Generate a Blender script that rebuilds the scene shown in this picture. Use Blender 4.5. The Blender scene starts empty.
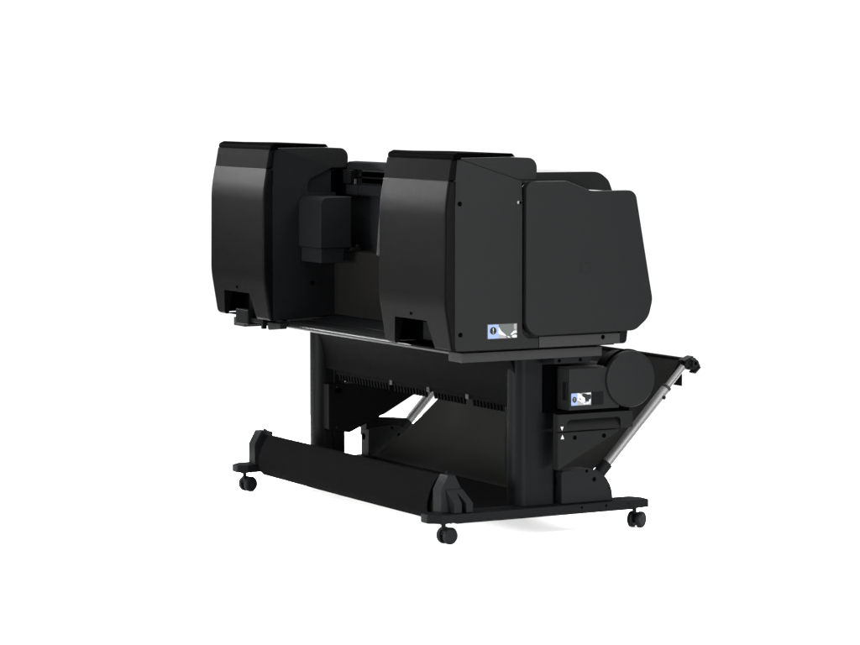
import bpy, bmesh, math, random
from mathutils import Vector, Matrix
random.seed(7)
sc = bpy.context.scene
COL = sc.collection

# ------------------------------------------------------------------ materials
def plastic(name, col, rough=0.5, spec=0.2, grain=0.0, gscale=420.0, mottle=0.10, metal=0.0):
    m = bpy.data.materials.new(name); m.use_nodes = True
    nt = m.node_tree; N = nt.nodes; L = nt.links
    b = N['Principled BSDF']
    b.inputs['Roughness'].default_value = rough
    b.inputs['Specular IOR Level'].default_value = spec
    b.inputs['Metallic'].default_value = metal
    tc = N.new('ShaderNodeTexCoord')
    n1 = N.new('ShaderNodeTexNoise'); n1.inputs['Scale'].default_value = 38.0; n1.inputs['Detail'].default_value = 5.0
    L.new(tc.outputs['Object'], n1.inputs['Vector'])
    mx = N.new('ShaderNodeMix'); mx.data_type = 'RGBA'
    mx.inputs['A'].default_value = (*[c * (1 - mottle) for c in col], 1)
    mx.inputs['B'].default_value = (*[c * (1 + mottle) for c in col], 1)
    L.new(n1.outputs['Fac'], mx.inputs['Factor'])
    L.new(mx.outputs['Result'], b.inputs['Base Color'])
    mr = N.new('ShaderNodeMapRange')
    mr.inputs['To Min'].default_value = max(0.02, rough - 0.05); mr.inputs['To Max'].default_value = min(1, rough + 0.05)
    L.new(n1.outputs['Fac'], mr.inputs['Value']); L.new(mr.outputs['Result'], b.inputs['Roughness'])
    if grain > 0:
        n2 = N.new('ShaderNodeTexNoise'); n2.inputs['Scale'].default_value = gscale; n2.inputs['Detail'].default_value = 2.0
        L.new(tc.outputs['Object'], n2.inputs['Vector'])
        bp = N.new('ShaderNodeBump'); bp.inputs['Strength'].default_value = grain; bp.inputs['Distance'].default_value = 0.0012
        L.new(n2.outputs['Fac'], bp.inputs['Height']); L.new(bp.outputs['Normal'], b.inputs['Normal'])
    return m

M = {}
M['shell'] = plastic('textured_black_plastic', (0.00131, 0.00136, 0.00144), 0.52, 0.0190, 0.35, 330)
M['rear'] = plastic('grained_rear_plastic', (0.00036, 0.00036, 0.00037), 0.40, 0.0066, 0.42, 560)
M['cap'] = plastic('rough_cap_plastic', (0.00049, 0.00049, 0.00050), 0.52, 0.0019, 0.40, 500)
M['gloss'] = plastic('gloss_black_lid', (0.00012, 0.00012, 0.00014), 0.60, 0.0010)
M['plate'] = plastic('dark_cover_plate', (0.00128, 0.00132, 0.00139), 0.52, 0.0130, 0.3)
M['mirror'] = plastic('polished_black_top', (0.00090, 0.00092, 0.00096), 0.10, 0.25)
M['dark'] = plastic('deep_black_plastic', (0.00064, 0.00068, 0.00076), 0.55, 0.0100, 0.2)
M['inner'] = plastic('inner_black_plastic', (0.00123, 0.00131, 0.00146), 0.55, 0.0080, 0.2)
M['guide'] = plastic('paper_guide_plastic', (0.00025, 0.00027, 0.00028), 0.60, 0.0050, 0.2)
M['warm'] = plastic('warm_black_sheet', (0.00108, 0.00104, 0.00098), 0.60, 0.0100, 0.2)
M['strip'] = plastic('painted_metal_strip', (0.00378, 0.00383, 0.00392), 0.50, 0.0250, 0.25)
M['stand'] = plastic('powder_coated_steel', (0.00069, 0.00075, 0.00086), 0.50, 0.0130, 0.3)
M['hole'] = plastic('painted_hole_shade', (0.00015, 0.00015, 0.00015), 0.9, 0.0)  # near-black colour stands in for shade inside recesses, gaps and openings
M['rubber'] = plastic('caster_rubber', (0.00150, 0.00160, 0.00175), 0.50, 0.0200, 0.2)
M['alu'] = plastic('brushed_aluminium', (0.01657, 0.01657, 0.01657), 0.42, 0.3000, 0.0, 400, 0.05, 0.5)
M['steel'] = plastic('grey_steel_rod', (0.00156, 0.00161, 0.00169), 0.40, 0.0400, 0.0, 400, 0.05, 0.0)
M['frame'] = plastic('moulded_frame_plastic', (0.00130, 0.00139, 0.00155), 0.50, 0.0130, 0.3)
M['clamp'] = plastic('clamp_plastic', (0.00105, 0.00110, 0.00120), 0.45, 0.0150, 0.2)
M['zinc'] = plastic('zinc_clip', (0.00495, 0.00495, 0.00495), 0.45, 0.0500)
M['white'] = plastic('white_print', (0.09240, 0.09240, 0.09240), 0.6, 0.0250, mottle=0.02)
M['blue'] = plastic('pale_blue_print', (0.03713, 0.04900, 0.08019), 0.6, 0.0250, mottle=0.02)
M['grey'] = plastic('grey_print', (0.01485, 0.01716, 0.01650), 0.6, 0.0250, mottle=0.02)
M['pale'] = plastic('pale_print', (0.04290, 0.04290, 0.04290), 0.6, 0.0250, mottle=0.02)
M['ink'] = plastic('dark_print', (0.00200, 0.00275, 0.00275), 0.6, 0.0250, mottle=0.02)
M['brown'] = plastic('label_border', (0.00600, 0.00500, 0.00400), 0.6, 0.0250, mottle=0.02)

def fabric_mat(name, k):
    m = plastic(name, (0.00185 * k, 0.00181 * k, 0.00176 * k), 0.85, 0.005)
    nt = m.node_tree; N = nt.nodes; L = nt.links; b = N['Principled BSDF']
    tc = N.new('ShaderNodeTexCoord'); w = N.new('ShaderNodeTexWave'); w.inputs['Scale'].default_value = 260; w.bands_direction = 'Y'
    w2 = N.new('ShaderNodeTexWave'); w2.inputs['Scale'].default_value = 260; w2.bands_direction = 'X'
    L.new(tc.outputs['Object'], w.inputs['Vector']); L.new(tc.outputs['Object'], w2.inputs['Vector'])
    ad = N.new('ShaderNodeMath'); ad.operation = 'ADD'; L.new(w.outputs['Fac'], ad.inputs[0]); L.new(w2.outputs['Fac'], ad.inputs[1])
    bp = N.new('ShaderNodeBump'); bp.inputs['Strength'].default_value = 0.15; bp.inputs['Distance'].default_value = 0.0006
    L.new(ad.outputs[0], bp.inputs['Height']); L.new(bp.outputs['Normal'], b.inputs['Normal'])
    b.inputs['Sheen Weight'].default_value = 0.0
    return m
M['fabric'] = fabric_mat('woven_black_fabric', 0.24)
M['backing'] = fabric_mat('thin_black_fabric', 1.7)
M['lining'] = fabric_mat('dull_black_lining', 0.28)

# ------------------------------------------------------------------ helpers
def fillet(pts, seg=7):
    """pts: (u, v[, r]) -> outline with rounded corners"""
    out = []; n = len(pts)
    for i, p in enumerate(pts):
        r = p[2] if len(p) > 2 else 0
        c = Vector(p[:2])
        if r <= 0: out.append(tuple(c)); continue
        a = Vector(pts[i - 1][:2]) - c; b = Vector(pts[(i + 1) % n][:2]) - c
        la, lb = a.length, b.length; a.normalize(); b.normalize()
        ang = a.angle(b)
        t = min(r / math.tan(ang / 2), la * 0.49, lb * 0.49); rr = t * math.tan(ang / 2)
        ctr = c + (a + b).normalized() * (rr / math.sin(ang / 2))
        s = c + a * t - ctr; e = c + b * t - ctr
        a0 = math.atan2(s.y, s.x); a1 = math.atan2(e.y, e.x); d = (a1 - a0 + math.pi) % (2 * math.pi) - math.pi
        for k in range(seg + 1):
            q = a0 + d * k / seg
            out.append((ctr.x + rr * math.cos(q), ctr.y + rr * math.sin(q)))
    return out

def new_bm(): return bmesh.new()

def add_prism(bm, pts, lo, hi, axis='Y', bevel=0.0, seg=2, mi=0, caps=('lo', 'hi')):
    """outline swept along an axis; axis Y: pts = (x,z); axis X: pts = (y,z); axis Z: pts = (x,y)"""
    def P(u, v, w):
        return {'Y': (u, w, v), 'X': (w, u, v), 'Z': (u, v, w)}[axis]
    t = bmesh.new()
    A = [t.verts.new(P(u, v, lo)) for u, v in pts]; B = [t.verts.new(P(u, v, hi)) for u, v in pts]
    n = len(pts); fl = t.faces.new(A); fh = t.faces.new(list(reversed(B)))
    for i in range(n):
        j = (i + 1) % n
        t.faces.new((A[j], A[i], B[i], B[j]))
    bmesh.ops.recalc_face_normals(t, faces=t.faces)
    if bevel > 0:
        es = set()
        if 'lo' in caps: es |= set(fl.edges)
        if 'hi' in caps: es |= set(fh.edges)
        bmesh.ops.bevel(t, geom=list(es), offset=bevel, segments=seg, profile=0.5, affect='EDGES', clamp_overlap=True)
    merge(bm, t, mi)

def merge(bm, t, mi=0):
    for f in t.faces: f.material_index = mi
    me = bpy.data.meshes.new('tmp'); t.to_mesh(me); t.free(); bm.from_mesh(me); bpy.data.meshes.remove(me)

def add_box(bm, x0, x1, y0, y1, z0, z1, bevel=0.0, seg=2, mi=0):
    t = bmesh.new(); bmesh.ops.create_cube(t, size=1)
    for v in t.verts:
        v.co = Vector(((x0 + x1) / 2 + v.co.x * (x1 - x0), (y0 + y1) / 2 + v.co.y * (y1 - y0), (z0 + z1) / 2 + v.co.z * (z1 - z0)))
    if bevel > 0: bmesh.ops.bevel(t, geom=list(t.edges), offset=bevel, segments=seg, profile=0.5, affect='EDGES', clamp_overlap=True)
    merge(bm, t, mi)

def add_cyl(bm, a, b, r, r2=None, n=28, bevel=0.0, mi=0, seg=2):
    a = Vector(a); b = Vector(b); d = b - a; r2 = r if r2 is None else r2
    t = bmesh.new(); bmesh.ops.create_cone(t, cap_ends=True, segments=n, radius1=r, radius2=r2, depth=d.length)
    if bevel > 0:
        es = [e for e in t.edges if any(len(f.verts) > 4 for f in e.link_faces)]
        bmesh.ops.bevel(t, geom=es, offset=bevel, segments=seg, profile=0.5, affect='EDGES', clamp_overlap=True)
    q = Vector((0, 0, 1)).rotation_difference(d.normalized()).to_matrix().to_4x4()
    bmesh.ops.transform(t, matrix=Matrix.Translation((a + b) / 2) @ q, verts=t.verts)
    merge(bm, t, mi)

def add_lathe(bm, prof, c, axis, n=32, mi=0):
    """prof: (radius, height) from centre c along a unit axis"""
    axis = Vector(axis).normalized(); t = bmesh.new()
    q = Vector((0, 0, 1)).rotation_difference(axis).to_matrix()
    rings = []
    for r, h in prof:
        if r < 1e-6: rings.append([t.verts.new(Vector(c) + axis * h)])
        else: rings.append([t.verts.new(Vector(c) + q @ Vector((r * math.cos(2 * math.pi * k / n), r * math.sin(2 * math.pi * k / n), h))) for k in range(n)])
    for A, B in zip(rings, rings[1:]):
        for k in range(n):
            j = (k + 1) % n
            if len(A) == 1: t.faces.new((A[0], B[k], B[j]))
            elif len(B) == 1: t.faces.new((A[k], B[0], A[j]))
            else: t.faces.new((A[k], B[k], B[j], A[j]))
    bmesh.ops.recalc_face_normals(t, faces=t.faces)
    merge(bm, t, mi)

def strip_sheet(bm, prof, y0, y1, th, ny=1, wob=None, mi=0):
    """a thin sheet: open XZ profile swept along Y with a thickness"""
    n = len(prof); off = []
    for i in range(n):
        a = Vector(prof[max(0, i - 1)]); b = Vector(prof[min(n - 1, i + 1)]); d = (b - a).normalized()
        off.append(Vector((-d.y, d.x)) * th)
    t = bmesh.new(); rows = []
    for k in range(ny + 1):
        y = y0 + (y1 - y0) * k / ny
        top = []; bot = []
        for i, (x, z) in enumerate(prof):
            dz = wob(i / (n - 1), k / ny) if wob else Vector((0, 0))
            top.append(t.verts.new((x + dz[0], y, z + dz[1])))
            bot.append(t.verts.new((x + off[i].x + dz[0], y, z + off[i].y + dz[1])))
        rows.append((top, bot))
    for (T, B), (T2, B2) in zip(rows, rows[1:]):
        for i in range(n - 1):
            t.faces.new((T[i], T[i + 1], T2[i + 1], T2[i])); t.faces.new((B[i + 1], B[i], B2[i], B2[i + 1]))
        t.faces.new((T[0], T2[0], B2[0], B[0])); t.faces.new((T[-1], B[-1], B2[-1], T2[-1]))
    for T, B in (rows[0], rows[-1]):
        for i in range(n - 1): t.faces.new((T[i], B[i], B[i + 1], T[i + 1]))
    bmesh.ops.recalc_face_normals(t, faces=t.faces)
    merge(bm, t, mi)

def smooth_curve(pts, n=6):
    """Catmull-Rom through 2-D points"""
    P = [Vector(p) for p in pts]; P = [2 * P[0] - P[1]] + P + [2 * P[-1] - P[-2]]; out = []
    for i in range(1, len(P) - 2):
        p0, p1, p2, p3 = P[i - 1:i + 3]
        for k in range(n):
            s = k / n
            out.append(tuple(0.5 * (2 * p1 + (p2 - p0) * s + (2 * p0 - 5 * p1 + 4 * p2 - p3) * s * s + (3 * p1 - p0 - 3 * p2 + p3) * s ** 3)))
    out.append(tuple(P[-2])); return out

def obj(name, bm, mats, parent=None, angle=32, label=None):
    me = bpy.data.meshes.new(name)
    big = [f for f in bm.faces if len(f.verts) > 4]
    if big: bmesh.ops.triangulate(bm, faces=big)
    bm.to_mesh(me); bm.free()
    for p in me.polygons: p.use_smooth = True
    me.set_sharp_from_angle(angle=math.radians(angle))
    for k in (mats if isinstance(mats, (list, tuple)) else [mats]): me.materials.append(M[k])
    o = bpy.data.objects.new(name, me); COL.objects.link(o)
    wn = o.modifiers.new('weighted_normals', 'WEIGHTED_NORMAL'); wn.keep_sharp = True; wn.weight = 80
    if parent: o.parent = parent
    if label: o['label'] = label
    return o

def carve(bm, cut, solver='EXACT'):
    """bm minus cut, as a new bmesh"""
    ob = []
    for b in (bm, cut):
        bmesh.ops.triangulate(b, faces=[f for f in b.faces if len(f.verts) > 4]); bmesh.ops.recalc_face_normals(b, faces=b.faces)
        if b.calc_volume(signed=True) < 0: bmesh.ops.reverse_faces(b, faces=b.faces)
        me = bpy.data.meshes.new('tmp'); b.to_mesh(me); b.free()
        o = bpy.data.objects.new('tmp', me); COL.objects.link(o); ob.append(o)
    md = ob[0].modifiers.new('cut', 'BOOLEAN'); md.object = ob[1]; md.operation = 'DIFFERENCE'; md.solver = solver
    dg = bpy.context.evaluated_depsgraph_get(); dg.update()
    ev = ob[0].evaluated_get(dg); out = bmesh.new(); out.from_mesh(ev.to_mesh()); ev.to_mesh_clear()
    for o in ob:
        me = o.data; bpy.data.objects.remove(o); bpy.data.meshes.remove(me)
    return out

def thing(name, label, cat, loc=(0, 0, 0)):
    o = bpy.data.objects.new(name, None); COL.objects.link(o); o.empty_display_size = 0.1
    o.location = loc; o['label'] = label; o['category'] = cat
    return o

def mirrored(o, yc, parent):
    """a mirrored copy (across a plane of constant Y) with its own mesh"""
    c = o.copy(); c.data = o.data.copy(); COL.objects.link(c); c.parent = parent
    b = bmesh.new(); b.from_mesh(c.data)
    for v in b.verts: v.co.y = 2 * yc - v.co.y
    bmesh.ops.reverse_faces(b, faces=b.faces); b.to_mesh(c.data); b.free()
    return c

# ------------------------------------------------------------------ things
printer = thing('large_format_printer', 'bulky matte black wide-format printer with two tall end housings and an open bay between them', 'printer')
stand = thing('printer_stand', 'black steel stand under the printer, two upright legs on long feet with four casters', 'stand')
basket = thing('media_basket', 'black fabric media basket slung between the stand feet and held out by silver tubes', 'basket')

W = 1.63          # overall width
YC = W / 2

# ------------------------------------------------------------------ end housings
FRONT = [(0.004, 1.150), (-0.022, 1.006), (-0.0245, 0.728), (0.000, 0.586)]   # rear-facing outline, top to bottom
def front_x(z):
    for (xa, za), (xb, zb) in zip(FRONT, FRONT[1:]):
        if za >= z >= zb: return xa + (xb - xa) * (za - z) / (za - zb)
    return FRONT[0][0] if z > FRONT[0][1] else FRONT[-1][0]
BZ = 0.5835       # underside of the housings
DOOR = [(0.2445, 0.620, 0.048), (0.630, 0.6225, 0.045), (0.678, 0.660, 0.06), (0.692, 0.715, 0.06), (0.680, 0.775, 0.06), (0.628, 1.046, 0.030), (0.473, 1.046), (0.385, 1.0775), (0.2445, 1.0775, 0.026)]

def housing(y0, y1, parent, outer_low):
    """y0..y1 with the panel the camera sees on the y0 side"""
    s = 1
    # core
    bm = new_bm()
    core = fillet([(0.012, 1.140), (0.014, 0.680), (0.088, 0.676), (0.088, BZ + 0.004), (0.236, BZ + 0.004), (0.236, 1.075)])
    add_prism(bm, core, y0 + 0.018, y1 - 0.034, 'Y', 0.002)
    hull = obj('end_housing', bm, 'inner', parent)
    # rear panel: one grained sheet folded round the slanted face, cut out at the bottom for the cable opening
    ny0, ny1 = y0 + 0.100, y1 - 0.060
    outline = fillet([(front_x(1.082), 1.082), (-0.022, 1.006, 0.38), (-0.0245, 0.728, 0.30), (0.000, BZ, 0.022), (0.016, BZ), (0.016, 1.082)], 9)
    bm = new_bm(); add_prism(bm, outline, y0, y1, 'Y', 0.011, 4)
    cut = new_bm()
    add_prism(cut, fillet([(ny0 - 0.010, BZ - 0.03), (ny0 + 0.026, 0.6668, 0.004), (ny1 - 0.028, 0.6668, 0.004), (ny1 + 0.010, BZ - 0.03)]), -0.2, 0.2, 'X')
    bm = carve(bm, cut)
    cut = new_bm()
    R = 0.030; arc = [(y1 - R + R * math.sin(q * math.pi / 16) - 0.0004, BZ + R - R * math.cos(q * math.pi / 16) + 0.0004) for q in range(9)]
    add_prism(cut, arc + [(y1 + 0.03, BZ + R), (y1 + 0.03, BZ - 0.02), (y1 - R, BZ - 0.02)], -0.2, 0.2, 'X')
    bm = carve(bm, cut, 'FAST')
    obj('rear_panel', bm, 'rear', hull)
    # upper band of the slanted face
    bm = new_bm()
    up = [(front_x(1.0825) + 0.0004, 1.0823), (0.016, 1.0823), (0.022, 1.1435), (front_x(1.1435) + 0.0004, 1.1435)]
    add_prism(bm, fillet(up), y0 + 0.0008, y1 - 0.0008, 'Y', 0.011, 4)
    obj('upper_band', bm, 'cap', hull)
    # cable bay behind the opening, its shade painted as near-black walls
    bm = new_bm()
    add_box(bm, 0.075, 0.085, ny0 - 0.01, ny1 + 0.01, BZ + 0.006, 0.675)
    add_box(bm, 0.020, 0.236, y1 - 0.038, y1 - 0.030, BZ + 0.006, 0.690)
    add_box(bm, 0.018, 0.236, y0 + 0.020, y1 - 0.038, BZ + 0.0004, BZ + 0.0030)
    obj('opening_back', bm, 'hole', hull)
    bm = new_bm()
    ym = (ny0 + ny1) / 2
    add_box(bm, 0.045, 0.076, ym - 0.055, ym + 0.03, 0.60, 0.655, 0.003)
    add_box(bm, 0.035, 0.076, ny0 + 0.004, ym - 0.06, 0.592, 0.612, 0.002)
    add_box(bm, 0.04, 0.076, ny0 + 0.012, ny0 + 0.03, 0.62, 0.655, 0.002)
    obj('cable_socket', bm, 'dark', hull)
    # side panel, creased just under the cover
    gap = 0.0048
    pts = [(0.024, 1.1475), (front_x(1.006) + 0.0125, 1.006, 0.38), (front_x(0.728) + 0.0125, 0.728, 0.30), (0.0125, BZ, 0.012)]
    if outer_low:
        pts += [(0.2965, BZ), (0.2965, 0.6125), (0.2445 - gap, 0.6125, 0.056), (0.2445 - gap, 1.0805), (0.226, 1.0835)]
    else:
        pts += [(0.2445, BZ + 0.012), (0.2445, 1.0015), (0.140, 1.0015, 0.01), (0.140, 1.042, 0.03), (0.236, 1.0845)]
    bm = new_bm()
    add_prism(bm, fillet(pts, 8), y0 + 0.0005, y0 + 0.018, 'Y', 0.0014, 2, caps=('lo',))
    bmesh.ops.bisect_plane(bm, geom=bm.verts[:] + bm.edges[:] + bm.faces[:], plane_co=(0, 0, 1.0162), plane_no=(0, 0, 1))
    for v in bm.verts:
        if v.co.z > 1.0162: v.co.y += (v.co.z - 1.0162) * 0.075
    obj('side_panel', bm, 'shell' if outer_low else 'inner', hull)  # far panel takes the darker inner plastic: near housing's shade put into colour
    # the cover whose edge runs down the side in a slant
    bm = new_bm()
    cv = [(0.022, 1.1485), (0.232, 1.0815), (0.294, 1.0815), (0.296, 1.146, 0.030), (0.200, 1.1500)]
    add_prism(bm, fillet(cv, 8), y0 + 0.0095, y1 - 0.008, 'Y', 0.003, 3)
    obj('top_cover', bm, 'shell', hull)
    bm = new_bm()
    lid = [(0.0068, 1.1437), (0.034, 1.1437), (0.034, 1.1645), (0.026, 1.1660, 0.006), (0.0070, 1.1585, 0.012)]
    add_prism(bm, fillet(lid, 6), y0 + 0.0015, y1 - 0.0015, 'Y', 0.009, 4)
    add_prism(bm, fillet([(0.030, 1.1495), (0.236, 1.1495), (0.226, 1.1600, 0.006), (0.034, 1.1640)]), y0 + 0.035, y1 - 0.012, 'Y', 0.003, 2)
    obj('top_lid', bm, 'gloss', hull)
    # screw recesses: near-black discs, the shade in the hole painted
    for (x, z) in ((0.0265, 1.0155), (0.029, 0.632)) if outer_low else ((0.155, 0.703),):
        bm = new_bm(); add_lathe(bm, [(0, 0), (0.0066, 0), (0.0072, 0.0006), (0.0072, 0.004)], (x, y0 - 0.0004, z), (0, 1, 0), 20)
        obj('screw_recess', bm, 'hole', hull)
    bm = new_bm(); zc = 0.6855
    add_lathe(bm, [(0, 0), (0.0066, 0), (0.0072, 0.0006), (0.0072, 0.004)], (front_x(zc) - 0.0006, (ny0 + ny1) / 2 - 0.008, zc), (1, 0, -0.1), 20)
    obj('screw_recess', bm, 'hole', hull)
    return hull

NEAR = housing(0.0, 0.412, printer, True)
FAR = housing(1.212, 1.622, printer, False); FAR.location.z = 0.006

# ---- the deeper half of the printer behind the near side panel: service door, bottom strip
bm = new_bm()
body = fillet([(0.237, BZ + 0.004), (0.592, BZ + 0.002, 0.02), (0.613, 0.655, 0.03), (0.628, 0.76, 0.03), (0.590, 1.0415, 0.03), (0.472, 1.0415), (0.384, 1.073), (0.255, 1.073), (0.237, 1.055)])
add_prism(bm, body, 0.012, 0.235, 'Y', 0.003)
endb = obj('end_body', bm, 'mirror', printer)
o = mirrored(endb, YC - 0.004, printer)
bm = new_bm()
add_prism(bm, fillet(DOOR, 9), -0.013, 0.0115, 'Y', 0.0035, 3)
door = obj('service_door', bm, 'shell', printer)
bm = new_bm()      # the faint square outline on the door
for (a, b, c, d) in ((0.434, 0.466, 0.8032, 0.8040), (0.434, 0.466, 0.8332, 0.8340), (0.434, 0.4348, 0.804, 0.8332), (0.4652, 0.466, 0.804, 0.8332)):
    add_box(bm, a, b, -0.0132, -0.0128, c, d)
obj('door_mark', bm, 'dark', door)
bm = new_bm()
add_box(bm, 0.299, 0.5835, 0.002, 0.0118, BZ, 0.6155, 0.001)
strip = obj('lower_strip', bm, 'strip', printer)
bm = new_bm(); add_lathe(bm, [(0, 0), (0.0066, 0), (0.0072, 0.0006), (0.0072, 0.004)], (0.523, 0.0016, 0.6055), (0, 1, 0), 20)
obj('screw_recess', bm, 'hole', strip)
bm = new_bm(); add_prism(bm, fillet([(0.5845, BZ), (0.607, BZ, 0.022), (0.612, 0.6225), (0.5845, 0.6225)]), 0.003, 0.0118, 'Y', 0.001)
obj('strip_end', bm, 'dark', printer)
bm = new_bm(); add_lathe(bm, [(0, 0), (0.004, 0.0006), (0.0055, 0.0022), (0.0055, 0.004)], (0.226, -0.0012, 1.016), (0, 1, 0), 20)
add_lathe(bm, [(0, 0), (0.0042, 0), (0.0046, 0.0008)], (0.2315, -0.0014, 1.0155), (0, 1, 0), 16, mi=1)
obj('latch_pin', bm, ['alu', 'hole'], NEAR)

# ---- middle: top cover and rear walls of the open bay
bm = new_bm()
cc = [(0.268, 1.070), (0.690, 1.035), (0.716, 1.030), (0.650, 1.092, 0.075), (0.560, 1.098), (0.300, 1.108, 0.006), (0.268, 1.108)]
cc = [(0.300, 1.060), (0.704, 1.034), (0.690, 1.068, 0.040), (0.655, 1.0945, 0.060), (0.300, 1.0965)]
add_prism(bm, fillet(cc, 10), 0.240, 1.385, 'Y', 0.004, 3)
fc = obj('front_cover', bm, 'mirror', printer)
bm = new_bm(); add_prism(bm, fillet(cc, 10), 0.2366, 0.2396, 'Y'); obj('cover_end', bm, 'plate', fc)
bm = new_bm()
add_prism(bm, fillet([(0.300, 0.60), (0.600, 0.60, 0.03), (0.640, 0.78, 0.05), (0.692, 1.03), (0.300, 1.055)]), 0.236, 1.388, 'Y', 0.003)
obj('printer_body', bm, 'dark', printer)
yb0, yb1 = 0.412, 1.214
bm = new_bm(); add_prism(bm, fillet([(0.238, 0.604), (0.296, 0.604), (0.296, 0.818), (0.238, 0.818, 0.004)]), yb0, yb1, 'Y')
obj('lower_bay_panel', bm, 'warm', printer)
bm = new_bm(); add_prism(bm, fillet([(0.238, 0.602), (0.150, 0.588, 0.004), (0.150, 0.577, 0.003), (0.290, 0.577), (0.290, 0.602)]), yb0, yb1, 'Y')
obj('bay_sill', bm, 'dark', printer)
bm = new_bm(); add_box(bm, 0.297, 0.310, yb0, yb1, 0.815, 0.998)
obj('upper_bay_panel', bm, 'inner', printer)
bm = new_bm()
add_box(bm, 0.283, 0.305, yb0, 1.130, 1.000, 1.033, 0.0015); add_box(bm, 0.283, 0.305, 1.134, yb1, 1.000, 1.033, 0.0015)
obj('guide_beam', bm, 'inner', printer)
bm = new_bm()
add_box(bm, 0.300, 0.318, yb0, 1.135, 1.037, 1.078, 0.002); add_box(bm, 0.270, 0.318, 1.16, yb1, 1.037, 1.082, 0.004)
obj('header_panel', bm, 'dark', printer)
bm = new_bm(); add_prism(bm, fillet([(0.286, 1.084), (0.320, 1.084), (0.320, 1.110), (0.290, 1.108, 0.006)]), yb0, yb1, 'Y')
obj('top_lip', bm, 'inner', printer)
bm = new_bm(); add_box(bm, 0.284, 0.2995, 0.5, 1.1, 1.0795, 1.0825)
obj('seal_strip', bm, 'strip', printer)
bm = new_bm(); add_box(bm, 0.278, 0.284, 1.140, 1.146, 1.036, 1.052)
obj('spring_pin', bm, 'alu', printer)
# print carriage parked against the far housing
bm = new_bm()
add_prism(bm, fillet([(0.1045, 0.832, 0.004), (0.219, 0.832), (0.219, 0.998), (0.1045, 0.998, 0.026)]), 1.052, 1.2115, 'Y', 0.005, 3)
car = obj('carriage', bm, 'inner', printer)
bm = new_bm()
add_box(bm, 0.110, 0.192, 1.056, 1.20, 0.784, 0.8315, 0.002)
for k in range(9): add_box(bm, 0.118 + k * 0.009, 0.121 + k * 0.009, 1.0545, 1.0575, 0.818, 0.830)
obj('carriage_foot', bm, 'inner', car)
bm = new_bm(); add_box(bm, 0.215, 0.25, 1.045, 1.075, 0.822, 0.8315, 0.002); add_box(bm, 0.235, 0.245, 1.045, 1.06, 0.8315, 0.842, 0.002)
obj('carriage_catch', bm, 'dark', car)
# inner pod on the near housing, its edge peeping into the bay
bm = new_bm()
add_prism(bm, fillet([(0.016, 0.840, 0.004), (0.22, 0.840), (0.22, 0.997), (0.030, 0.997, 0.02)]), 0.405, 0.502, 'Y', 0.005, 3)
obj('drive_pod', bm, 'shell', NEAR)

# ---- things hanging under the far housing
bm = new_bm()
t0 = [(0.012, 0.556), (0.055, 0.553), (0.055, 0.606), (0.012, 0.606)]
add_box(bm, 0.008, 0.055, 1.40, 1.495, 0.556, 0.607, 0.005, 3)
obj('power_plug', bm, 'dark', FAR)
bm = new_bm()
add_box(bm, 0.02, 0.06, 1.30, 1.40, 0.566, 0.580, 0.002)
add_box(bm, 0.015, 0.03, 1.298, 1.312, 0.550, 0.582, 0.002)
obj('cable_guide', bm, 'dark', FAR)
bm = new_bm(); add_prism(bm, fillet([(1.178, 0.558, 0.004), (1.272, 0.548, 0.010), (1.272, 0.575), (1.178, 0.575)]), 0.020, 0.045, 'X', 0.002)
obj('hook_tab', bm, 'shell', FAR)
bm = new_bm(); add_box(bm, 0.07, 0.20, 1.2145, 1.235, 0.574, 0.590, 0.002)
obj('lower_trim', bm, 'strip', FAR)

# ---- chassis under the housings, rod, stickers
bm = new_bm()
add_box(bm, 0.051, 0.538, 0.03, 0.112, 0.546, 0.5745, 0.002)
nb = obj('base_strip', bm, 'strip', printer)
mirrored(nb, YC, printer)
bm = new_bm()
add_box(bm, 0.062, 0.59, 0.045, 1.585, 0.5765, BZ + 0.003)
obj('chassis_plate', bm, 'dark', printer)
bm = new_bm(); add_cyl(bm, (0.060, 0.106, 0.572), (0.060, 1.26, 0.572), 0.0078, n=20)
obj('support_rod', bm, 'steel', printer)

def flat(bm, pts, y, mi, x0=0, z0=0, sx=1, sz=1):
    vs = [bm.verts.new((x0 + u * sx, y, z0 + v * sz)) for u, v in pts]
    f = bm.faces.new(vs); f.normal_update(); f.material_index = mi
    if f.normal.y > 0: f.normal_flip()
    return f
def circ(cx, cz, rx, rz, n=24): return [(cx + rx * math.cos(2 * math.pi * k / n), cz + rz * math.sin(2 * math.pi * k / n)) for k in range(n)]
def rect(a, b, c, d): return [(a, c), (b, c), (b, d), (a, d)]
MATS = ['blue', 'grey', 'white', 'pale', 'ink', 'brown', 'shell']
# sticker low on the side panel: 0.1 wide, 0.042 tall
bm = new_bm()
kw = dict(x0=0.121, z0=0.617, sx=0.099, sz=0.0415); y = -0.0009
flat(bm, rect(-.035, 1.02, -.05, 1.05), y + .0005, 5, **kw)
flat(bm, rect(0, .37, 0, 1), y, 0, **kw); flat(bm, rect(.37, 1, 0, 1), y, 1, **kw)
flat(bm, circ(.185, .56, .115, .27), y - .0002, 4, **kw)
flat(bm, [(.170, .74), (.200, .74), (.194, .50), (.176, .50)], y - .0004, 2, **kw)
flat(bm, circ(.185, .40, .014, .035, 12), y - .0004, 2, **kw)
flat(bm, [(.37, .82), (.40, .74), (.47, .50), (.62, .22), (.63, .14), (.50, .24), (.37, .30)], y - .0002, 2, **kw)
flat(bm, [(.37, .30), (.50, .24), (.63, .12), (.63, 0), (.37, 0)], y - .0003, 3, **kw)
flat(bm, rect(.90, 1, .62, 1), y - .0002, 3, **kw)
flat(bm, [(.78, .26), (.90, .50), (1, .56), (1, .36), (.90, .32), (.84, .20)], y - .0002, 2, **kw)
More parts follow.
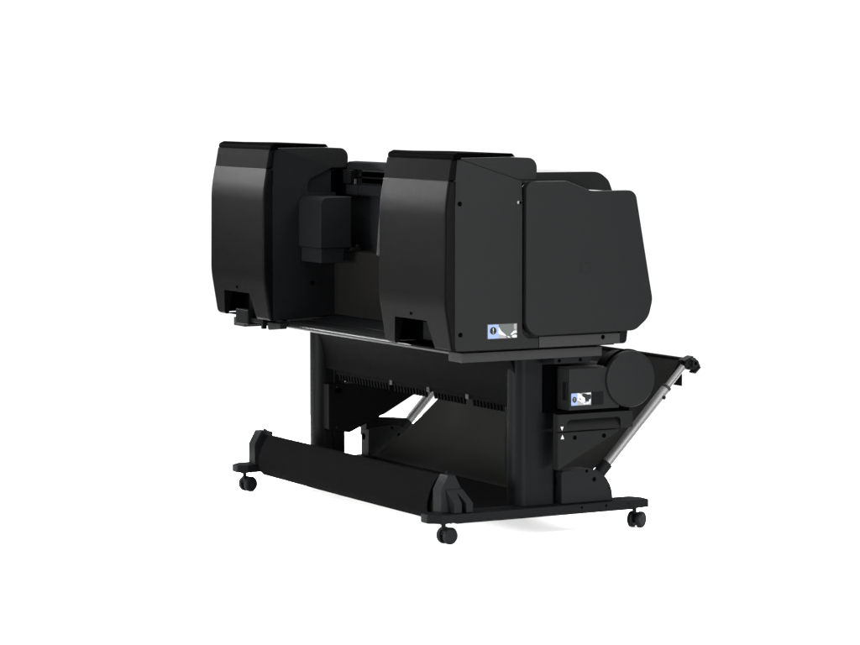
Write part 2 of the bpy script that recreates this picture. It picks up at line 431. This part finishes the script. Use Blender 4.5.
flat(bm, [(.82, .14), (.93, .22), (1, .18), (1, .02), (.86, .02)], y - .0002, 2, **kw)
flat(bm, [(.66, .16), (.74, .10), (.78, .02), (.70, .03)], y - .0002, 2, **kw)
flat(bm, rect(.63, .78, 0, .015), y - .0003, 3, **kw)
flat(bm, [(.93, .62), (1, .56), (1, .44), (.93, .50)], y - .0003, 3, **kw)
obj('instruction_sticker', bm, MATS, NEAR, label='small blue and grey sticker with an exclamation mark in a dark circle')

# ------------------------------------------------------------------ roll unit hung under the printer, beside the near leg
bm = new_bm()
add_prism(bm, fillet([(0.423, 0.3855), (0.60, 0.3855), (0.60, 0.511), (0.423, 0.511, 0.003)]), 0.030, 0.115, 'Y', 0.002)
roll = obj('roll_unit', bm, 'shell', printer)
bm = new_bm()
add_box(bm, 0.375, 0.4228, 0.100, 0.115, 0.375, 0.520)
obj('roll_unit_backing', bm, 'hole', roll)
bm = new_bm()
for k in range(3): add_box(bm, 0.4185, 0.4235, 0.042 + k * .009, 0.046 + k * .009, 0.415, 0.470)
obj('vent_rib', bm, 'stand', roll)
bm = new_bm()
add_lathe(bm, [(0, 0), (0.080, 0), (0.0845, 0.0012), (0.0865, 0.004), (0.0865, 0.022), (0.0, 0.022)], (0.637, 0.020, 0.4715), (0, 1, 0), 72)
obj('disc_cover', bm, 'shell', roll)
bm = new_bm(); add_cyl(bm, (0.6365, 0.0425, 0.4715), (0.6365, 0.048, 0.4715), 0.0905, n=64); obj('disc_gap_shade', bm, 'hole', roll)  # near-black ring painted in for the shade behind the disc
bm = new_bm(); add_cyl(bm, (0.640, 0.049, 0.470), (0.640, 0.110, 0.470), 0.0835, n=48)
obj('disc_hub', bm, 'dark', roll)
bm = new_bm(); add_cyl(bm, (0.60, 0.11, 0.47), (0.60, 1.36, 0.47), 0.045, n=40)
obj('roll_spindle', bm, 'dark', roll)
bm = new_bm()
add_prism(bm, fillet([(0.372, 0.5275), (0.498, 0.5275, 0.004), (0.514, 0.560), (0.372, 0.560)]), 0.034, 0.110, 'Y', 0.002)
hb = obj('hanger_bracket', bm, 'inner', roll)
for x in (0.389, 0.463):
    bm = new_bm(); add_lathe(bm, [(0, 0), (0.0045, 0), (0.0055, 0.001), (0.0055, 0.004)], (x, 0.0325, 0.5375), (0, 1, 0), 18)
    obj('bolt', bm, 'hole', hb)
# sticker on the roll unit
bm = new_bm(); kw = dict(x0=0.429, z0=0.4, sx=0.070, sz=0.0368); y = 0.0293
flat(bm, rect(0, .31, 0, 1), y, 0, **kw); flat(bm, rect(.31, 1, 0, 1), y, 3, **kw)
flat(bm, [(.55, .98), (.98, .84), (.98, .46), (.90, .30), (.70, .28), (.62, .60)], y - .0001, 4, **kw)
flat(bm, circ(.16, .48, .11, .24), y - .0002, 4, **kw)
for u in (.125, .175): flat(bm, rect(u, u + .016, .34, .64), y - .0004, 3, **kw)
flat(bm, [(.36, .97), (.48, 1), (.62, .72), (.98, .80), (1, .62), (.95, .42), (.86, .30), (.72, .35), (.60, .60), (.50, .95)], y - .0002, 4, **kw)
flat(bm, [(.31, 1), (.46, .95), (.55, .72), (.68, .60), (.70, .30), (.60, .18), (.50, .22), (.42, .35), (.31, .45)], y - .0004, 2, **kw)
flat(bm, [(.38, .62), (.44, .60), (.50, .45), (.45, .44)], y - .0006, 4, **kw)
flat(bm, [(.90, .45), (.99, .45), (.97, .20), (.85, .08), (.60, .07), (.60, .14), (.80, .18), (.90, .30)], y - .0004, 2, **kw)
flat(bm, [(.68, .95), (.98, 1), (.98, .88), (.85, .86)], y - .0004, 2, **kw)
flat(bm, rect(.72, .77, .12, .28), y - .0006, 0, **kw)
flat(bm, rect(.40, .44, .12, .20), y - .0006, 0, **kw)
obj('instruction_sticker', bm, MATS, roll, label='small sticker with a blue square and a white hand drawing')
bm = new_bm(); add_box(bm, 0.5025, 0.5425, 0.0285, 0.0302, 0.3985, 0.438, 0.0)
obj('dark_sticker', bm, 'dark', roll)
# handle plate with an open finger recess
def plate_with_recess(parent):
    bm = new_bm(); X0, X1, Z0, Z1 = 0.3835, 0.650, 0.3235, 0.3745
    y0 = 0.030
    rec = fillet([(0.414, Z0), (0.606, Z0), (0.606, 0.3575, 0.012), (0.414, 0.3575, 0.022)], 6)
    # front frame: outline minus recess, as one polygon open at the bottom
    outl = [(X0, Z0), rec[0]] + list(reversed(rec[2:])) + [rec[1], (X1, Z0), (X1, Z1), (X0, Z1)]
    outl = [(X0, Z0)] + [rec[0]] + list(reversed(rec[2:])) + [rec[1]] + [(X1, Z0), (X1, Z1), (X0, Z1)]
    add_prism(bm, outl, y0, 0.058, 'Y', 0.0012, 2, caps=('lo',))
    t = bmesh.new()     # sloping back of the recess: deep at the top, flush at the bottom
    A = [t.verts.new(p) for p in ((0.41, 0.0325, Z0 + 0.002), (0.608, 0.0325, Z0 + 0.002), (0.608, 0.053, 0.360), (0.41, 0.053, 0.360))]
    B = [t.verts.new(p) for p in ((0.41, 0.058, Z0 + 0.002), (0.608, 0.058, Z0 + 0.002), (0.608, 0.058, 0.360), (0.41, 0.058, 0.360))]
    t.faces.new(A); t.faces.new(list(reversed(B)))
    for i in range(4): t.faces.new((A[(i + 1) % 4], A[i], B[i], B[(i + 1) % 4]))
    bmesh.ops.recalc_face_normals(t, faces=t.faces); merge(bm, t)
    return obj('handle_plate', bm, 'plate', parent)
hp = plate_with_recess(roll)
bm = new_bm(); add_box(bm, 0.388, 0.64, 0.036, 0.115, 0.3755, 0.3845)
obj('plate_gap_shade', bm, 'hole', roll)  # near-black slab standing in for the shaded gap above the plate
bm = new_bm()
add_prism(bm, fillet([(0.3855, 0.207), (0.3855, 0.3195), (0.613, 0.3195, 0.004)]), 0.033, 0.062, 'Y', 0.0012, 2)
gp = obj('gusset_plate', bm, 'plate', roll)
for x in (0.444, 0.548):
    bm = new_bm(); add_lathe(bm, [(0, 0), (0.0055, 0), (0.0068, 0.001), (0.0068, 0.004)], (x, 0.0315, 0.3025), (0, 1, 0), 18)
    obj('bolt', bm, 'hole', gp)
for tri, par in (([(0.3915, 0.3385), (0.4015, 0.3385), (0.397, 0.3265)], hp), ([(0.3945, 0.3005), (0.4055, 0.3005), (0.400, 0.3135)], gp)):
    bm = new_bm(); add_prism(bm, tri, 0.0290 if par is hp else 0.0315, 0.034, 'Y'); obj('arrow_mark', bm, 'white', par)
# far gusset (mirror of the near pair, seen through under the printer)
bm = new_bm()
add_prism(bm, fillet([(0.292, 0.197, 0.01), (0.372, 0.184, 0.02), (0.51, 0.243), (0.66, 0.322), (0.66, 0.352), (0.292, 0.352)]), 1.362, 1.425, 'Y', 0.002)
fg = obj('gusset_plate', bm, 'dark', roll)
bm = new_bm(); add_box(bm, 0.317, 0.340, 1.3605, 1.364, 0.322, 0.337); obj('plate_window', bm, 'hole', fg)
for x, z in ((0.322, 0.342), (0.322, 0.205)):
    bm = new_bm(); add_lathe(bm, [(0, 0), (0.002, 0), (0.0025, 0.002)], (x, 1.361, z), (0, 1, 0), 12); obj('screw', bm, 'zinc', fg)

# ------------------------------------------------------------------ paper guide between the legs
bm = new_bm()
prof = smooth_curve([(0.230, 0.572), (0.262, 0.545), (0.284, 0.505), (0.296, 0.455), (0.300, 0.404)], 6)
strip_sheet(bm, list(reversed(prof)), 0.125, 1.425, -0.004)
guide = obj('paper_guide', bm, 'guide', printer)
bm = new_bm()
add_box(bm, 0.306, 0.318, 0.120, 1.335, 0.390, 0.412)
clips = [0.94, 0.69, 0.44]
y = 0.124
while y < 1.33:
    if all(abs(y - c) > 0.016 for c in clips):
        add_prism(bm, [(0.3055, 0.394), (0.3175, 0.394), (0.3165, 0.369), (0.310, 0.369)], y - 0.0052, y + 0.0052, 'Y', 0.0015, 1)
    y += 0.0205
obj('comb', bm, 'guide', guide)
for c in clips:
    bm = new_bm(); add_box(bm, 0.302, 0.314, c - 0.009, c + 0.009, 0.388, 0.4045, 0.0015)
    obj('comb_clip', bm, 'zinc', guide)

# ------------------------------------------------------------------ stand
def foot(parent, mirror_c=None):
    bm = new_bm()
    pl = [(0.0, 0.060, 0.004), (0.700, 0.060, 0.0), (0.730, 0.060, 0.004), (0.730, 0.090), (0.712, 0.146, 0.012), (-0.005, 0.146, 0.012), (-0.034, 0.128, 0.006), (-0.034, 0.086, 0.006)]
    pl = [(0.0, 0.060, 0.004), (0.730, 0.060, 0.004), (0.733, 0.110, 0.006), (0.712, 0.146, 0.010), (-0.002, 0.146, 0.008), (-0.034, 0.128, 0.008), (-0.034, 0.088, 0.008)]
    add_prism(bm, fillet(pl, 4), 0.068, 0.094, 'Z', 0.0035, 3)
    f = obj('foot', bm, 'stand', parent)
    bm = new_bm(); add_box(bm, 0.06, 0.69, 0.075, 0.13, 0.063, 0.0678)
    return f, bm
nf, bm = foot(stand); obj('foot_rib', bm, 'dark', nf)
ff = mirrored(nf, (0.060 + 1.466) / 2, stand)
for ch in list(nf.children): mirrored(ch, (0.060 + 1.466) / 2, ff)
for x, z, r in ((0.487, 0.0835, 0.0035), (0.575, 0.0835, 0.0035), (0.655, 0.0845, 0.0018)):
    bm = new_bm(); add_lathe(bm, [(0, 0), (r, 0), (r * 1.2, 0.0015)], (x, 0.0592, z), (0, 1, 0), 14); obj('bolt', bm, 'hole', nf)

def upright(y0, y1, x0, x1, z1, parent):
    bm = new_bm()
    add_prism(bm, fillet([(x0, y0, 0.035), (x1, y0, 0.012), (x1, y1, 0.02), (x0, y1, 0.045)], 8), 0.0945, z1, 'Z')
    return obj('leg', bm, 'stand', parent)
nl = upright(0.108, 0.190, 0.283, 0.422, 0.576, stand)
fl = upright(1.405, 1.490, 0.270, 0.374, 0.576, stand)
bm = new_bm(); add_box(bm, 0.300, 0.308, 0.190, 0.205, 0.19, 0.39, 0.001); obj('leg_channel', bm, 'dark', nl)
bm = new_bm(); add_box(bm, 0.355, 0.365, 1.385, 1.406, 0.095, 0.56, 0.001); add_box(bm, 0.33, 0.355, 1.390, 1.406, 0.095, 0.56, 0.001); obj('leg_channel', bm, 'dark', fl)
bm = new_bm(); add_box(bm, 0.33, 0.40, 0.191, 1.404, 0.43, 0.50, 0.003); obj('cross_beam', bm, 'dark', stand)

def caster(x, y, ang, parent, lever=True):
    """twin-wheel caster; ang: heading of the axle"""
    bm = new_bm()
    add_cyl(bm, (x, y, 0.045), (x, y, 0.069), 0.0065, n=18)
    add_cyl(bm, (x, y, 0.0625), (x, y, 0.0682), 0.014, n=20, bevel=0.001)
    add_box(bm, x - 0.022, x + 0.022, y - 0.020, y + 0.020, 0.0655, 0.0684, 0.001)
    for i in (-1, 1):
        for j in (-1, 1): add_cyl(bm, (x + i * 0.017, y + j * 0.015, 0.0628), (x + i * 0.017, y + j * 0.015, 0.0660), 0.003, n=8)
    ax = Vector((math.cos(ang), math.sin(ang), 0)); fw = Vector((-ax.y, ax.x, 0))
    c = Vector((x, y, 0)) + fw * 0.014 + Vector((0, 0, 0.0255))
    add_lathe(bm, [(0, -0.0060), (0.0120, -0.0060), (0.0120, 0.0060), (0, 0.0060)], c, ax, 24)
    h = [(0.0225 * math.cos(q), 0.0225 * math.sin(q)) for q in [math.radians(10 + 16 * k) for k in range(11)]]
    t = bmesh.new(); add_prism(t, h + [(0.013 * u / 0.0225, 0.013 * v / 0.0225) for u, v in reversed(h)], -0.0045, 0.0045, 'Y', 0.001)
    bmesh.ops.transform(t, matrix=Matrix.Translation(c) @ Matrix.Rotation(ang - math.pi / 2, 4, 'Z'), verts=t.verts); merge(bm, t)
    ca = obj('caster', bm, 'stand', parent)
    for s in (-1, 1):
        bm = new_bm()
        add_lathe(bm, [(0, 0.0068), (0.0225, 0.0068), (0.0252, 0.009), (0.0255, 0.018), (0.0235, 0.0215), (0.0190, 0.0240), (0.0175, 0.0225), (0.0080, 0.0225), (0.0070, 0.0236), (0, 0.0238)], c, ax * s, 40)
        obj('wheel', bm, 'rubber', ca)
    if lever:
        bm = new_bm(); q = c - fw * 0.020 + Vector((0, 0, 0.010))
        add_cyl(bm, c + Vector((0, 0, 0.012)) + fw * 0.006, c + fw * 0.030 + Vector((0, 0, 0.010)), 0.0045, 0.003, n=10, bevel=0.001)
        obj('brake_lever', bm, 'zinc', ca)
    return ca
caster(0.030, 0.103, math.radians(-78), stand)
caster(0.705, 0.103, math.radians(-62), stand)
caster(0.006, 1.425, math.radians(-78), stand)
caster(0.700, 1.425, math.radians(-70), stand)

# ------------------------------------------------------------------ basket
def bracket():
    bm = new_bm()
    add_prism(bm, fillet([(0.020, 0.0945), (0.0195, 0.162), (0.044, 0.206, 0.003), (0.068, 0.206, 0.003), (0.090, 0.162), (0.112, 0.128), (0.112, 0.0945)]), 0.098, 0.148, 'Y', 0.003, 2, caps=('lo',))
    for x0, x1 in ((0.050, 0.075), (0.090, 0.113)):
        t = bmesh.new()
        add_prism(t, [(0.099, 0.0947), (0.070, 0.0947), (0.070, 0.124), (0.093, 0.163), (0.099, 0.163)], 0, 1, 'X', 0)
        for v in t.verts:
            k = max(0, (v.co.z - 0.124) / 0.039)
            a0, a1 = x0 - (0.016 if x0 < .06 else 0.028) * k, x1 - (0.008 if x0 < .06 else 0.022) * k
            v.co.x = a0 + (a1 - a0) * v.co.x
        bmesh.ops.bevel(t, geom=list(t.edges), offset=0.0018, segments=2, profile=0.5, affect='EDGES', clamp_overlap=True)
        merge(bm, t)
    add_box(bm, 0.034, 0.090, 0.0955, 0.099, 0.160, 0.1645, 0.001)
    return bm
br = obj('end_bracket', bracket(), 'frame', basket)
br2 = mirrored(br, (0.060 + 1.462) / 2, basket)
bm = new_bm(); add_cyl(bm, (0.058, 0.13, 0.2055), (0.058, 0.13, 0.2155), 0.006, 0.003, n=14); obj('bracket_pin', bm, 'dark', br)
bm = new_bm(); add_prism(bm, [(0.050, 0.196), (0.070, 0.196), (0.068, 0.206), (0.058, 0.214)], 1.366, 1.385, 'Y'); add_box(bm, 0.053, 0.059, 1.318, 1.367, 0.195, 0.2105); obj('bracket_hook', bm, 'dark', br2)

# front lip of the basket: a bowed panel between the two brackets
bm = new_bm()
lip = smooth_curve([(0.030, 0.066), (0.016, 0.085), (0.012, 0.112), (0.022, 0.150), (0.038, 0.180), (0.055, 0.199)], 6)
strip_sheet(bm, lip, 0.172, 1.330, -0.003, 26, lambda s, t: Vector((-0.003 * math.sin(math.pi * t) * (1 - s), -0.006 * math.sin(math.pi * t) * s)))
obj('front_lip', bm, 'fabric', basket)
bm = new_bm(); strip_sheet(bm, [(x + 0.014, z - 0.002) for x, z in lip], 0.150, 0.300, -0.003); obj('lip_gap_flap', bm, 'lining', basket)  # added dark flap standing in for the shaded gap beside the bracket
bm = new_bm()
floorp = smooth_curve([(0.058, 0.198), (0.075, 0.145), (0.110, 0.106), (0.20, 0.089), (0.33, 0.087), (0.462, 0.100)], 6)
strip_sheet(bm, floorp, 0.150, 1.378, -0.003, 14, lambda s, t: Vector((0, -0.014 * math.sin(math.pi * t) * math.sin(math.pi * s))))
obj('basket_floor', bm, 'lining', basket)
# rising back of the basket, sagging up to the top rod and turned over it
bm = new_bm()
up = smooth_curve([(0.452, 0.100), (0.478, 0.112), (0.545, 0.160), (0.640, 0.228), (0.735, 0.312), (0.830, 0.418), (0.905, 0.512)], 7)
strip_sheet(bm, up, 0.150, 1.345, -0.0025, 20, lambda s, t: Vector((0.004 * math.sin(math.pi * t) * s, -0.010 * math.sin(math.pi * t) * math.sin(math.pi * s))))
add_box(bm, 0.914, 0.9165, 0.160, 1.375, 0.424, 0.512)
obj('basket_back', bm, 'backing', basket)
bm = new_bm(); add_cyl(bm, (0.908, 0.115, 0.508), (0.908, 1.43, 0.508), 0.0075, n=18); obj('top_rod', bm, 'dark', basket)

def stay(yc, parent, dx=0.0):
    base = Vector((0.548 + dx, yc, 0.143)); top = Vector((0.884 + dx, yc, 0.487)); d = (top - base).normalized()
    bm = new_bm(); add_cyl(bm, base + d * 0.06, base + d * 0.40, 0.0152, n=28, bevel=0.001)
    s = obj('stay_tube', bm, 'alu', parent)
    bm = new_bm(); add_cyl(bm, base + d * 0.39, top + d * 0.005, 0.0102, n=24); obj('inner_tube', bm, 'alu', s)
    bm = new_bm(); add_cyl(bm, base + d * 0.392, base + d * 0.402, 0.0156, n=28, bevel=0.001); obj('tube_collar', bm, 'steel', s)
    bm = new_bm(); add_cyl(bm, base + d * 0.365 + Vector((0.003, -0.0110, -0.004)), base + d * 0.365 + Vector((0.005, -0.0175, -0.006)), 0.0058, n=14); obj('lock_button', bm, 'dark', s)
    bm = new_bm(); add_cyl(bm, base + d * 0.02, base + d * 0.088, 0.0195, n=28, bevel=0.002); obj('socket', bm, 'stand', s)
    # clamp on the top rod
    bm = new_bm(); c = Vector((0.903 + dx, yc, 0.498))
    add_lathe(bm, [(0, -0.014), (0.0155, -0.014), (0.018, -0.011), (0.018, 0.026), (0.0155, 0.030), (0, 0.030)], c, (0, 1, 0), 26)
    n = Vector((-d.z, 0, d.x))
    t = bmesh.new(); add_box(t, -0.013, 0.016, -0.020, 0.008, -0.026, 0.010, 0.005, 3)
    bmesh.ops.transform(t, matrix=Matrix.Translation(c + d * 0.006 + Vector((0.006, 0, 0))) @ Matrix.Rotation(math.radians(-38), 4, 'Y'), verts=t.verts); merge(bm, t)
    add_cyl(bm, c + Vector((0.012, -0.012, 0.003)), c + Vector((0.012, -0.030, 0.003)), 0.0120, n=20, bevel=0.0015)
    add_cyl(bm, c + Vector((-0.004, -0.016, -0.012)), c + Vector((-0.004, -0.025, -0.012)), 0.004, n=14)
    t = bmesh.new(); add_box(t, -0.002, 0.002, -0.022, 0.012, -0.018, 0.018, 0.001)
    bmesh.ops.transform(t, matrix=Matrix.Translation(c + Vector((-0.010, -0.002, 0.018))) @ Matrix.Rotation(math.radians(70), 4, 'Y'), verts=t.verts); merge(bm, t)
    t = bmesh.new(); add_box(t, -0.003, 0.003, -0.022, 0.010, -0.014, 0.014, 0.001)
    bmesh.ops.transform(t, matrix=Matrix.Translation(c + Vector((0.022, -0.004, -0.018))) @ Matrix.Rotation(math.radians(48), 4, 'Y'), verts=t.verts); merge(bm, t)
    obj('rod_clamp', bm, 'clamp', s)
    bm = new_bm(); add_lathe(bm, [(0, 0), (0.005, 0), (0.0058, 0.001)], c + Vector((0.012, -0.0306, 0.003)), (0, 1, 0), 16); obj('clamp_hole', bm, 'hole', s)
    return s
stay(0.112, basket); stay(1.400, basket, 0.010)

def hinge(y0, y1, parent):
    bm = new_bm()
    arc = [(0.613, 0.0948), (0.611, 0.121), (0.604, 0.143), (0.592, 0.163), (0.575, 0.181), (0.556, 0.191), (0.530, 0.1965), (0.500, 0.1975), (0.428, 0.1955, 0.010), (0.428, 0.0948)]
    add_prism(bm, fillet(arc, 5), y0, y1, 'Y', 0.003, 3)
    h = obj('hinge_block', bm, 'frame', parent)
    bm = new_bm(); add_lathe(bm, [(0, 0), (0.010, 0), (0.0125, 0.001), (0.0125, 0.004)], (0.4272, (y0 + y1) / 2 + 0.008, 0.162), (1, 0, 0), 22)
    obj('hinge_hole', bm, 'hole', h)
    for x, z, r in ((0.545, 0.164, 0.0062), (0.518, 0.1905, 0.0045), (0.598, 0.133, 0.0022)):
        bm = new_bm(); add_lathe(bm, [(0, 0), (r, 0), (r * 1.2, 0.0012)], (x, y0 - 0.0006, z), (0, 1, 0), 16); obj('bolt', bm, 'hole', h)
    return h
hinge(0.082, 0.145, basket); fh = hinge(1.372, 1.430, basket); fh.location.x = 0.022
bm = new_bm()
add_prism(bm, fillet([(0.4285, 0.165), (0.57, 0.165), (0.606, 0.214, 0.004), (0.470, 0.226, 0.004), (0.4285, 0.223)]), 1.390, 1.438, 'Y', 0.002)
hc = obj('hinge_cover', bm, 'stand', basket); hc.location.x = 0.022

# ------------------------------------------------------------------ setting
bm = new_bm(); bmesh.ops.create_circle(bm, cap_ends=True, radius=2.7, segments=96); bmesh.ops.translate(bm, vec=(0.3, 0.8, 0), verts=bm.verts)
fl_m = plastic('white_studio_floor', (0.90, 0.90, 0.90), 0.9, 0.0, mottle=0.004); M['floor'] = fl_m
fo = obj('floor', bm, 'floor'); fo['kind'] = 'structure'

w = bpy.data.worlds.new('World'); sc.world = w; w.use_nodes = True
nt = w.node_tree; N = nt.nodes; L = nt.links
bg = N['Background']
tc = N.new('ShaderNodeTexCoord')
dt = N.new('ShaderNodeVectorMath'); dt.operation = 'DOT_PRODUCT'
dt.inputs[1].default_value = (0.485, 0.872, 0.0)
L.new(tc.outputs['Generated'], dt.inputs[0])
def step(sock, lo, hi, a, b):
    r = N.new('ShaderNodeMapRange'); r.interpolation_type = 'SMOOTHSTEP'
    for k, v in (('From Min', lo), ('From Max', hi), ('To Min', a), ('To Max', b)): r.inputs[k].default_value = v
    L.new(sock, r.inputs['Value']); return r.outputs['Result']
sep = N.new('ShaderNodeSeparateXYZ'); L.new(tc.outputs['Generated'], sep.inputs[0])
back = step(dt.outputs['Value'], 0.25, 0.75, 0.0, 1.0)          # bright white backdrop behind the printer
low = step(sep.outputs['Z'], 0.06, 0.20, 1.0, 0.0)              # shaped dark above the printer so the rolled lid edges reflect black
mu = N.new('ShaderNodeMath'); mu.operation = 'MULTIPLY'; L.new(back, mu.inputs[0]); L.new(low, mu.inputs[1])
lv = step(mu.outputs[0], 0.0, 1.0, 0.04, 1.0)
cb = N.new('ShaderNodeCombineColor')
for k in range(3): L.new(lv, cb.inputs[k])
L.new(cb.outputs[0], bg.inputs['Color'])
bg.inputs['Strength'].default_value = 1.15

def softbox(name, loc, target, sx, sy, power):
    l = bpy.data.lights.new(name, 'AREA'); l.shape = 'RECTANGLE'; l.size = sx; l.size_y = sy; l.energy = power
    o = bpy.data.objects.new(name, l); COL.objects.link(o); o.location = loc
    o.rotation_euler = (Vector(target) - Vector(loc)).to_track_quat('-Z', 'Y').to_euler()
    return o
softbox('key_softbox', (1.0, -2.5, 2.25), (0.35, 0.0, 1.1), 1.0, 0.7, 270)
softbox('added_front_floor_wash', (1.2, -5.0, 0.6), (0.4, 0.4, 0.0), 2.4, 0.7, 1150)  # added low lamp, lifts the floor shadow under the near foot
softbox('added_side_floor_wash', (-5.0, 0.7, 0.85), (0.2, 0.8, 0.0), 2.6, 0.8, 1600)  # added low lamp, lifts the floor shadow under the basket lip
softbox('added_side_fill', (-4.8, -2.6, 1.7), (0.0, 0.4, 0.7), 2.0, 1.4, 420)  # added fill for the bevel bands and left-facing surfaces
softbox('rear_softbox', (-0.85, 3.3, 1.62), (0, 1.3, 1.0), 0.46, 0.42, 185)
softbox('added_overhead_fill', (0.3, 0.8, 4.6), (0.3, 0.81, 0), 10.0, 10.0, 4800)  # added so the floor overexposes to white with hardly any shadow

cam = bpy.data.cameras.new('camera'); co = bpy.data.objects.new('camera', cam); COL.objects.link(co); sc.camera = co
cam.sensor_width = 36.0; cam.lens = 2941.47 * 36 / 860; cam.clip_end = 400; cam.clip_start = 0.1
yaw, pit = 0.5068, 0.0808
fwd = Vector((math.sin(yaw) * math.cos(pit), math.cos(yaw) * math.cos(pit), -math.sin(pit)))
co.location = (-4.2091, -7.4504, 1.3631); co.rotation_euler = fwd.to_track_quat('-Z', 'Y').to_euler()
sc.view_settings.view_transform = 'Standard'; sc.view_settings.look = 'None'
sc.view_settings.exposure = 0.0; sc.view_settings.gamma = 1.0
